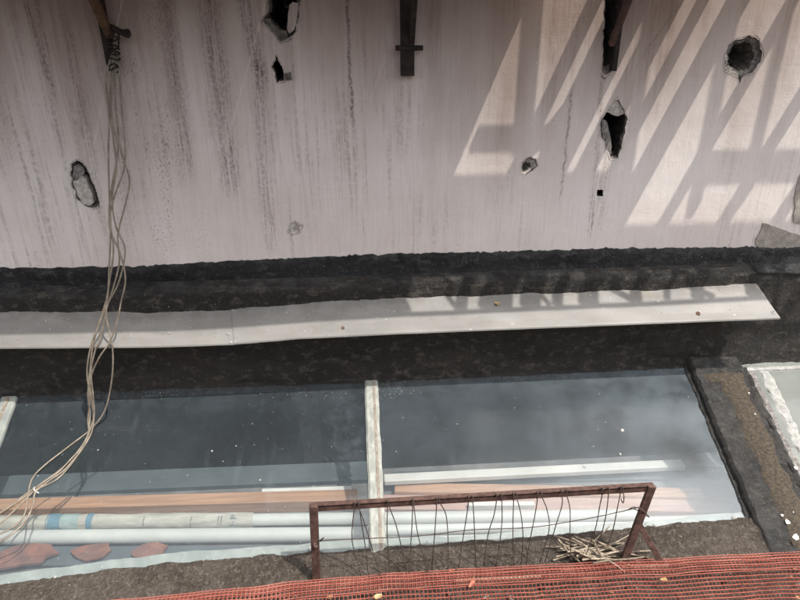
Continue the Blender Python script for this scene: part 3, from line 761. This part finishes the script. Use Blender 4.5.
# two things in the dark room, the green one standing in for a reflection
g = G(); P = []
a = on_y(62, 425, .5); 
rows = []
for i in range(9):
    t = i/8; row = []
    for k in range(9):
        s = k/8; x = lerp(-2.5-.1*t, -2.5+.55+.25*t-.12*math.cos(t*2), s) ; z = lerp(-1.58, -2.7, t)-.12*abs(s-.5)
        row.append(Vector((x, .75+.10*math.sin(s*9+t)+.06*math.cos(s*5), z)))
    rows.append(row)
o = G().grid(rows).build('standin', M['greenish'], None, True); so_ = o.modifiers.new('t', 'SOLIDIFY'); so_.thickness = .01
tag(o, 'dark green tarpaulin for a reflection in the dark pane', 'standin')
g = G(); p = on_y(313, 430, .6); g.bar((p.x, .6, -3.39), (p.x-.03, .72, -1.3), .14, .02, (1, 0, 0)); o = g.build('leaning_board', M['ledge'])
tag(o, 'narrow grey board leaning in the dark room beside the white bar', 'board')

# mortar kerb in front of the panes, down to the deck under the net
rows = []; NK = 640; NR = 26
for k in range(NK):
    x = lerp(XL, XR, k/(NK-1)); p = gxy(x, sb) - CAM; px = 400+FPX*p.dot(RT)/p.dot(F)
    e = gs(gl(px, poly_y(KERB, px))) + .010*fbm(x*9, 6) + .005*nz(x*45, 3)
    a = gxy(x, e, -.004); b = gxy(x, e+.012, .016)
    ye = on_z(px, poly_y(NETE, px), NZ).y; mid = Vector((x, min(ye, b.y-.05), NZ-.022)); end = Vector((x, min(ye, b.y-.05)-.35, DECK_Z-.02)); row = [a, b]
    for j in range(1, NR):
        t = j/(NR-1)
        q = b.lerp(mid, t/.6) if t < .6 else mid.lerp(end, (t-.6)/.4)
        q.z += .012*math.sin(math.pi*min(1, t*1.6))*(.4+.8*fbm(x*3, t*2)) + (.006*fbm(x*11, t*6, 3) + .005*fbm(x*37, t*14, 8) + .003*nz(x*110, t*40, 2))*(1 if t < .55 else .6)
        row.append(q)
    rows.append(row)
kerb = G().grid(rows).build('mortar_kerb', M['mortar_dark'], sk, True)

# ------------------------------------------------------------------ deck
rows = []
for k in range(160):
    x = lerp(-6, 6.2, k/159); row = []
    for j in range(60):
        y = lerp(-1.30, -6.0, (j/59)**1.6)
        row.append(Vector((x, y, DECK_Z + .016*fbm(x*3, y*3, 2) + .008*fbm(x*16, y*16, 5) - (.03 if j == 0 else 0))))
    rows.append(row)
struct(G().grid(rows).build('roof_deck', M['earth'], None, True))

# ------------------------------------------------------------------ unseen building added behind the viewpoint to shape the ambient light
opp = empty('added_unseen_building', 'plain rendered building, unseen, added behind the viewpoint to dim and bounce skylight', 'building')
yo = -5.6; g = G(); wx = [-3.6, -.8, 2.0]; ww, wh, wz = 1.2, 1.5, [-.2]
xs = sorted([-7.5, 7.5]+[a for c in wx for a in (c, c+ww)]); zs = sorted([-3.4, 2.4]+[a for c in wz for a in (c, c+wh)])
for i in range(len(xs)-1):
    for j in range(len(zs)-1):
        if xs[i] in wx and zs[j] in wz:
            x0, x1, z0_, z1_ = xs[i], xs[i+1], zs[j], zs[j+1]
            g2 = G().add([(x0, yo-.18, z0_), (x1, yo-.18, z0_), (x1, yo-.18, z1_), (x0, yo-.18, z1_)], [(3,2,1,0)]); wn = g2.build('window', M['room'], opp)
            g3 = G()
            for a_, b_ in (((x0, z0_), (x1, z0_)), ((x0, z1_), (x1, z1_)), ((x0, z0_), (x0, z1_)), ((x1, z0_), (x1, z1_)), (((x0+x1)/2, z0_), ((x0+x1)/2, z1_))):
                g3.bar((a_[0], yo-.15, a_[1]), (b_[0], yo-.15, b_[1]), .08, .05, (0, 1, 0))
            stuff(g3.build('window_frame', M['bar'], wn))
            for (a_, b_) in (((x0,z0_),(x1,z0_)), ((x1,z0_),(x1,z1_)), ((x1,z1_),(x0,z1_)), ((x0,z1_),(x0,z0_))):
                g.add([(a_[0],yo,a_[1]),(b_[0],yo,b_[1]),(b_[0],yo-.18,b_[1]),(a_[0],yo-.18,a_[1])], [(0,1,2,3)])
        else: g.add([(xs[i],yo,zs[j]),(xs[i+1],yo,zs[j]),(xs[i+1],yo,zs[j+1]),(xs[i],yo,zs[j+1])], [(3,2,1,0)])
g.build('facade', M['facade'], opp)

# ------------------------------------------------------------------ red plastic net
def net_h(x, v):
    """height of the net v metres behind its edge"""
    return NZ + .012*nz(x*2.0, v*4, 1) + .005*nz(x*5, v*9, 3) + .02*math.exp(-((v-.035)/.035)**2) - .035*min(1, v/.25)
XN0, XN1 = -2.0, 2.6; CELL = .0185
ncol = int((XN1-XN0)/CELL); nrow = 34
edge = []
for k in range(ncol+1):
    x = lerp(XN0, XN1, k/ncol); p = Vector((x, -1.12, NZ))-CAM
    for _ in range(3):
        px = 400+FPX*p.dot(RT)/p.dot(F); q = on_z(px, poly_y(NETE, px), NZ+.01); p = Vector((x, q.y, NZ+.01))-CAM
    edge.append(p.y+CAM.y + .006*nz(x*4, 5))
def net_pt(i, v, lay=0):
    i = max(0, min(ncol, i)); i0 = int(i); i1 = min(ncol, i0+1); ey = lerp(edge[i0], edge[i1], i-i0); x = lerp(XN0, XN1, i/ncol)
    sk_ = .25*nz(x*1.3, 2)*v
    if lay: return Vector((x+.007+sk_*.6, ey-v-.004*nz(x*5, 1), net_h(x, v)+.012+.005*nz(x*9, v*9)))
    return Vector((x+sk_+.003*nz(x*20, v*20, 7), ey-v+.003*nz(x*18, v*22, 1), net_h(x, v)))
net = empty('plastic_net', 'red plastic mesh net with a folded double edge spread over the earth', 'net')
def strands(lay, rows, r, mat):
    g = G()
    for j in range(rows):
        g.tube([net_pt(i, j*CELL, lay) for i in range(0, ncol+1, 2)], r, 3, False)
    for i in range(ncol+1):
        g.tube([net_pt(i, v*CELL, lay) for v in range(rows)], r*.9, 3, False)
    return g
stuff(strands(0, nrow, .0022, 'net').build('net_strands', M['net'], net))
stuff(strands(1, 5, .0021, 'net').build('folded_edge_strands', M['net_pale'], net))
# scraps caught on and under the net
def on_net(px, py, dz=.0): return on_z(px, py, NZ+dz)
board('batten', (455,579), (540,573.5), .018, NZ-.004, .02, 'twig', 'pale broken batten lying under the red net', 'batten')
board('batten', (622,565), (668,562), .018, NZ-.002, .02, 'twig', 'short bleached batten under the net beside the brace', 'batten')
board('angle_bar', (655,553), (690,604), .03, NZ-.05, .02, 'rust', 'rusty bar running under the red net from the brace', 'steel bar')
scrap('ribbon', 472, 586, on_net(472, 584, .012), .011, 'red_rag', 'orange red ribbon scrap on the net below the wires', 'ribbon', 21, stretch=2.6, rot=.9)
scrap('ribbon', 450, 571, on_net(452, 571, .012), .009, 'red_rag', 'small salmon ribbon scrap at the edge of the net', 'ribbon', 23, stretch=1.8, rot=.3)
scrap('dry_leaf', 665, 579, on_net(664, 580, .012), .013, 'leaf', 'tan dry leaf caught on the net by the rusty bar', 'leaf', 31)
scrap('dry_leaf', 380, 597, on_net(378, 597, .012), .013, 'leaf', 'yellow dry leaf on the net below the rusty post', 'leaf', 35)
for i in range(26):
    px = random.uniform(330, 800); py = random.uniform(poly_y(NETE, px)+8, 599); p = on_net(px, py, -.03)
    o = scrap('earth_clod', px, py, p, random.uniform(.006, .014), random.choice(['rubble','mortar_dark','leaf']), 'small crumb of earth or leaf litter lying beneath the net', 'clod', 50+i, 'crumbs under the red net', n=6, stretch=1.2)

# ------------------------------------------------------------------ rusty frame with its wires
YFR = -1.10
fr = empty('rusty_frame', 'low rusty angle iron frame strung with thin bent wires', 'frame')
def fp(px, py, dy=0.0): return on_y(px, py, YFR+dy)
def angle_iron(name, a, b, w_, out, label=None, side=None):
    g = G(); a, b = Vector(a), Vector(b); d = (b-a).normalized(); o = Vector(out); o = (o-d*o.dot(d)).normalized(); t = d.cross(o)
    # two leaves of an L section
    h = .0045
    for (u, v_) in ((o, t), (t, o)):
        p = [q + u*s1 + v_*s2 for q in (a, b) for s1, s2 in ((0,0),(w_,0),(w_,h),(0,h))]
        g.add(p, [(0,3,2,1),(4,5,6,7)]+[(k,(k+1)%4,(k+1)%4+4,k+4) for k in range(4)])
    ob = g.build(name, M['rust'], fr); 
    if label: ob['label'] = label
    return ob
tl, tr = fp(309, 507), fp(655, 486.5)
bw = .027
def solid(name, a, b, wx, wy, side, parent, mat='rust'):
    g = G().bar(a, b, wx, wy, side); o = g.build(name, M[mat], parent); bevel(o, .002); return o
angle_iron('top_bar', tl+Vector((0,0,.0)), tr, bw, (0, 0, -1))
solid('post', fp(313.5, 506), fp(317, 590), .036, .018, (1, 0, 0), fr)
solid('leaning_leg', fp(652, 486), fp(622, 566), .036, .016, (1, 0, 0), fr)
solid('brace', fp(638, 522, .015), fp(663, 566, -.03), .026, .012, (1, 0, 0), fr)
bolt = G().tube([fp(316, 545, -.016), fp(316, 545, .01)], .012, 8).build('bolt', M['rust'], fr)
def bar_py(px): return 507+(px-309)*(486.5-507)/346
wire_specs = [(354,[(353,520),(352,540),(357,560),(362,578)]),(359,[(361,520),(365,545),(369,580)]),(358,[(365,525),(374,555),(380,576)]),
 (387,[(387,525),(388,550),(390,576)]),(388,[(396,525),(402,550),(407,576)]),(412,[(412,525),(410,555),(409,573)]),(413,[(417,530),(423,555),(428,572)]),
 (436,[(435,530),(433,555),(432,570)]),(439,[(446,515),(448,540),(448,569)]),(468,[(466,520),(462,545),(459,568)]),(472,[(474,520),(475,545),(476,567)]),
 (496,[(494,515),(488,535),(484,566)]),(501,[(502,520),(500,540),(496,565)]),(513,[(513,520),(513,545),(514,565)]),(516,[(521,515),(523,540),(521,564)]),
 (537,[(535,515),(530,540),(526,564)]),(541,[(547,510),(549,530),(540,562)]),(561,[(562,505),(556,525),(545,562)]),(566,[(570,510),(570,535),(571,563)]),
 (602,[(600,505),(595,530),(584,560)]),(608,[(606,515),(602,532),(597,545)]),(620,[(617,510),(613,530),(608,545)]),(622,[(624,497),(623,503),(621,499)])]
rw = .0023
for i, (px, pp) in enumerate(wire_specs):
    py = bar_py(px); g = G()
    loop = [fp(px-.6, py+5, .012), fp(px-.4, py+1, .010), fp(px, py-1.6, .004), fp(px+.4, py-1.8, -.008), fp(px+.7, py+3, -.012)]
    P = loop+[fp(a, b, -.012+.012*math.sin(i*1.7+k)) for k, (a, b) in enumerate(pp)]
    g.tube(smooth_path(P, 5), rw, 5); g.build('hanging_wire', M['wire'], fr, True)
P = [fp(317, 543, -.02), fp(324, 537.5, -.03), fp(321, 541, -.02), fp(327, 540, -.018), fp(380, 538, -.016), fp(420, 536, -.018), fp(470, 530, -.018), fp(530, 527.5, -.018), fp(580, 520, -.018), fp(615, 513, -.018), fp(640, 507, -.012)]
G().tube(smooth_path(P, 6), rw, 5).build('cross_wire', M['wire'], fr, True)
P = [fp(628, 510, -.014), fp(634, 507, -.020), fp(642, 510, -.018), fp(649, 517, .012), fp(641, 512, .016), fp(634, 509, -.01)]
G().tube(smooth_path(P, 6), rw, 5).build('wire_tie', M['wire'], fr, True)

# ------------------------------------------------------------------ twigs at the foot of the frame
for i in range(46):
    rnd = random.Random(300+i)
    cx = rnd.gauss(594, 14); cy = rnd.gauss(551, 5); base = on_z(cx, min(560, max(541, cy)), DECK_Z+.085+rnd.uniform(0, .03))
    an = rnd.choice([-.35, -.15, .1, -.5, -.75])+rnd.gauss(0, .35); Lh = rnd.uniform(.05, .13)
    dv = Vector((math.cos(an), .25*rnd.gauss(0, 1), math.sin(an)*.55)).normalized()
    P = [base-dv*Lh, base-dv*Lh*.3+Vector((0, 0, rnd.uniform(-.008, .008))), base+dv*Lh*.4+Vector((0, 0, rnd.uniform(-.008, .008))), base+dv*Lh]
    r = rnd.uniform(.003, .0062); o = G().tube(P, [r, r*.95, r*.85, r*.55], 5).build('twig', M[rnd.choice(['twig', 'twig', 'twig2'])])
    tag(o, 'dry broken twig in the loose heap at the foot of the leaning leg', 'twig', 'twigs heaped by the rusty frame')

# ------------------------------------------------------------------ cables
def wall_free(px, py):
    """point on a cable between the anchor on the wall and the lip of the flashing"""
    t = max(0, min(1, (py-55)/(345-55))); return on_y(px, py, lerp(-.05, -.292, t**.8))
def drop(px, py):                   # free drop from the lip to the glass
    q = on_y(px, py, -.297); gpt = gl(px, py, .007)
    return q if q.y > gpt.y and (q-GP).dot(GN) > .007 else (gpt if (q-GP).dot(GN) < .007 else q)
cab = [
 [(112,52),(108,82),(111,112),(110.5,150),(111,190),(112,230),(111,265),(108,295),(100,320),(93,345),(90,370),(88,395),(90,415),(86,440),(70,462),(48,482),(26,497),(0,515),(-40,540)],
 [(114,52),(111,82),(113,120),(117,150),(113,185),(111,215),(114,250),(110,285),(106,312),(101,335),(95,351),(91,372),(93,395),(94,415),(89,438),(62,476),(38,491),(33,506),(24,524),(4,541),(-30,556)],
 [(117,52),(115,85),(116,115),(119,150),(125,180),(122,205),(117,235),(118,262),(113,290),(106,312),(109,330),(112,344),(113,362),(111,385),(105,410),(92,428),(70,446),(45,466),(33,480),(28,497),(25,515),(14,528),(-30,548)],
 [(118,55),(119,85),(120,115),(122,145),(121,170),(115,195),(111,225),(119,255),(123,280),(121,302),(118,318),(114,332),(108,345),(99,358),(90,380),(92,402),(93,420),(84,445),(64,467),(42,484),(20,500),(8,509),(-40,530)],
 [(115,55),(113,80),(112,115),(114,140),(116,168),(113,200),(116,228),(122,250),(118,282),(107,305),(99,325),(91,346),(87,372),(90,398),(88,418),(87,440),(66,470),(36,490),(14,512),(-4,528),(-40,548)],
]
clab = ['beige cable of the hanging bundle tied to the dark bracket, trailing over the glass']
for i, path in enumerate(cab):
    P = []
    for (px, py) in path:
        px = 115+(px-115)*(1.0+.45*max(0, min(1, (py-60)/40))*max(0, min(1, (300-py)/30)))
        P.append(wall_free(px, py) if py <= 345 else drop(px, py))
    for k, p in enumerate(P):
        if path[k][1] > 440: P[k] = p + GN*(.003+.004*((i*7+k) % 3))
    g = G().tube(smooth_path(P, 6), .0042, 7); o = g.build('cable', M['cable'], None, True)
    tag(o, clab[0], 'cable', 'cables hanging from the bracket')
# clip and tie on the bundle
p = gl(36, 490.5, .008); dt = (gl(60, 474)-gl(20, 500)).normalized(); e1 = dt.cross(GN)
g = G().tube([p+(e1*math.cos(a_)*.02+GN*math.sin(a_)*.012)+dt*.004*math.cos(a_*2) for a_ in [2*math.pi*k/12 for k in range(13)]], .0028, 5)
tag(g.build('cable_tie', M['white']), 'small white tie binding the cables on the glass', 'cable tie')

# ------------------------------------------------------------------ canopy overhead and its wall brackets
ZC = 1.50
def shadow_src(px, py, z=ZC):       # point of the canopy plane that shades this spot of the wall
    p = on_y(px, py, 0); return p + SUN*((z-p.z)/SUN.z)
fe = flash_pt(400, 315); YE = (fe + SUN*((ZC-fe.z)/SUN.z)).y
def YEf(x): return YE+.010*(x-.9)
can = empty('steel_canopy', 'rusty steel canopy frame over the wall with some roofing sheets missing', 'canopy')
XS = shadow_src(500, 80).x          # right end of the sheeting
# corrugated sheets, each one a part
xx = XL
while xx < XS-.01:
    x1 = min(xx+.62, XS); rows = []
    n = max(4, int((x1-xx)/.012))
    for k in range(n+1):
        x = lerp(xx, x1, k/n); zz = ZC+.045+.009*math.sin(x*2*math.pi/.076)
        rows.append([Vector((x, .0, zz+.02)), Vector((x, YEf(x)-.01, zz))])
    o = G().grid(rows).build('roofing_sheet', M['galv'], can); xx = x1+.001 if x1 < XS else x1
def cbar(name, a, b, w_, h_, mat='rust', side=(0,0,1)): 
    return G().bar(a, b, h_, w_, side).build(name, M[mat], can)
cbar('front_beam', (XL, YEf(XL), ZC), (3.6, YEf(3.6), ZC), .024, .026)
ys2 = YE+.21
cbar('purlin', (XL, ys2, ZC), (3.6, ys2, ZC), .03, .04)
# lattice between front beam and purlin on the open side
def flash_src(px, py): 
    p = flash_pt(px, py); return (p + SUN*((ZC-p.z)/SUN.z)).x
for (px, dx, wd) in ((262,-.02,.05), (410,-.10,.03), (458,-.12,.026), (505,-.12,.03), (550,-.12,.026), (587,.0,.055), (637,-.24,.04), (668,.01,.035), (715,-.26,.036), (760,.14,.03), (800,-.2,.03), (850,.1,.03), (910,-.1,.03)):
    x = flash_src(px, 306); cbar('lattice_bar', (x, YEf(x)+.02, ZC+.002), (x+dx, ys2-.014, ZC+.002), wd, .012)
for (px, wd) in ((543,.05), (579,.17), (616,.10), (645,.045), (678,.10), (729,.05), (793,.06), (850,.06), (910,.06)):
    q = shadow_src(px, 110); cbar('rafter', (q.x, -.002, ZC+.003), (q.x, YEf(q.x)+.022, ZC+.003), wd, .04)
# purlins parallel to the wall: rows of shade across the wall
for (px, py, wd, x0, x1) in ((500,140,.035,XS,shadow_src(580,140).x), (750,168,.05,shadow_src(690,168).x,3.5)):
    q = shadow_src(px, py); cbar('purlin', (x0, q.y, ZC+.004), (x1, q.y, ZC+.004), wd, .03)
# boards laid along the open bay
q0 = shadow_src(500, 186); q1 = shadow_src(500, 243)
cbar('walk_board', (XS, (q0.y+ys2)/2, ZC+.05), (shadow_src(640, 186).x, (q0.y+ys2)/2, ZC+.05), abs(q0.y-ys2), .03, 'timber')
q0 = shadow_src(700, 234)
cbar('walk_board', (shadow_src(640, 186).x+.002, (q0.y+ys2)/2, ZC+.05), (3.5, (q0.y+ys2)/2, ZC+.05), abs(q0.y-ys2), .03, 'timber')
# upright railing posts on the canopy edge
for (px, h, wd, yy) in ((524,1.0,.045,-.30), (634,.9,.03,-.38), (711,1.0,.035,-.42), (762,.9,.03,-.40)):
    p = on_y(px, 120, 0); x = p.x + SUN.x/SUN.y*yy*1.0
    cbar('post', (x, yy, ZC+.03), (x, yy, ZC+h), wd, wd, side=(1, 0, 0))
# brackets
def bracket(px, py_foot, wd, label, mat_bar, mat_strut, strut_from, strut_w, pin=None, reach=.34):
    b = empty('wall_bracket', label, 'bracket', 'brackets carrying the canopy')
    f = on_y(px, py_foot, 0); b.location = (f.x, 0, f.z); inv = Matrix.Translation((-f.x, 0, -f.z))
    def put(g, name, mat):
        o = g.build(name, M[mat], b); o.location = (-f.x, 0, -f.z); bevel(o, .002); return o
    put(G().bar((f.x, -.022, f.z), (f.x, -.022, ZC-.026), wd, .048, (1, 0, 0)), 'upright', mat_bar)
    s = on_y(*strut_from, 0)
    put(G().bar((s.x, -.03, s.z), (s.x, -reach, ZC-.026), strut_w, .03, (1, 0, 0)), 'strut', mat_strut)
    put(G().bar((f.x, 0, ZC-.0), (f.x, -reach-.06, ZC-.0), .04, .03, (1, 0, 0)), 'arm', mat_bar)
    if pin:
        a = on_y(pin[0], pin[2], -.05); c = on_y(pin[1], pin[2], -.05)
        put(G().tube([a, a.lerp(c, .5), c], .012, 8), 'pin', mat_bar)
    return b
bracket(407, 75, .062, 'black steel bracket with a cross pin standing proud of the clean wall', 'dark_steel', 'dark_steel', (411, 42), .026, (395.5, 423, 48))
bracket(611, 70, .022, 'rusty bracket strut set in the ragged channel above the deep hole', 'dark_steel', 'rust', (609, 44), .024)
b = bracket(113, 64, .03, 'dark bracket with orange rusty strut that carries the hanging cables', 'dark_steel', 'orange_rust', (113, 36), .034)
# stub and tangle of ties on the cable bracket
g = G(); f = on_y(113, 64, 0)
P = [on_y(110, 26, -.05), on_y(117, 30, -.075), on_y(123, 33, -.09), on_y(128, 33.5, -.10)]
g.tube(P, [.011, .014, .014, .020], 8)
o = g.build('stub', M['dark_steel'], b, True); o.location = (-f.x, 0, -f.z)
for k in range(9):
    rnd = random.Random(80+k); g = G(); y0 = 34+k*4.5; P = []
    for i in range(9):
        a = i/8*2*math.pi; P.append(on_y(114+math.cos(a)*rnd.uniform(4.5, 6.5), y0+math.sin(a)*2+rnd.uniform(-3, 3)*math.cos(a), -.055+.03*math.sin(a)))
    g.tube(smooth_path(P, 3), .0035, 5); o = g.build('wire_tie', M['dark_steel'], b, True); o.location = (-f.x, 0, -f.z)
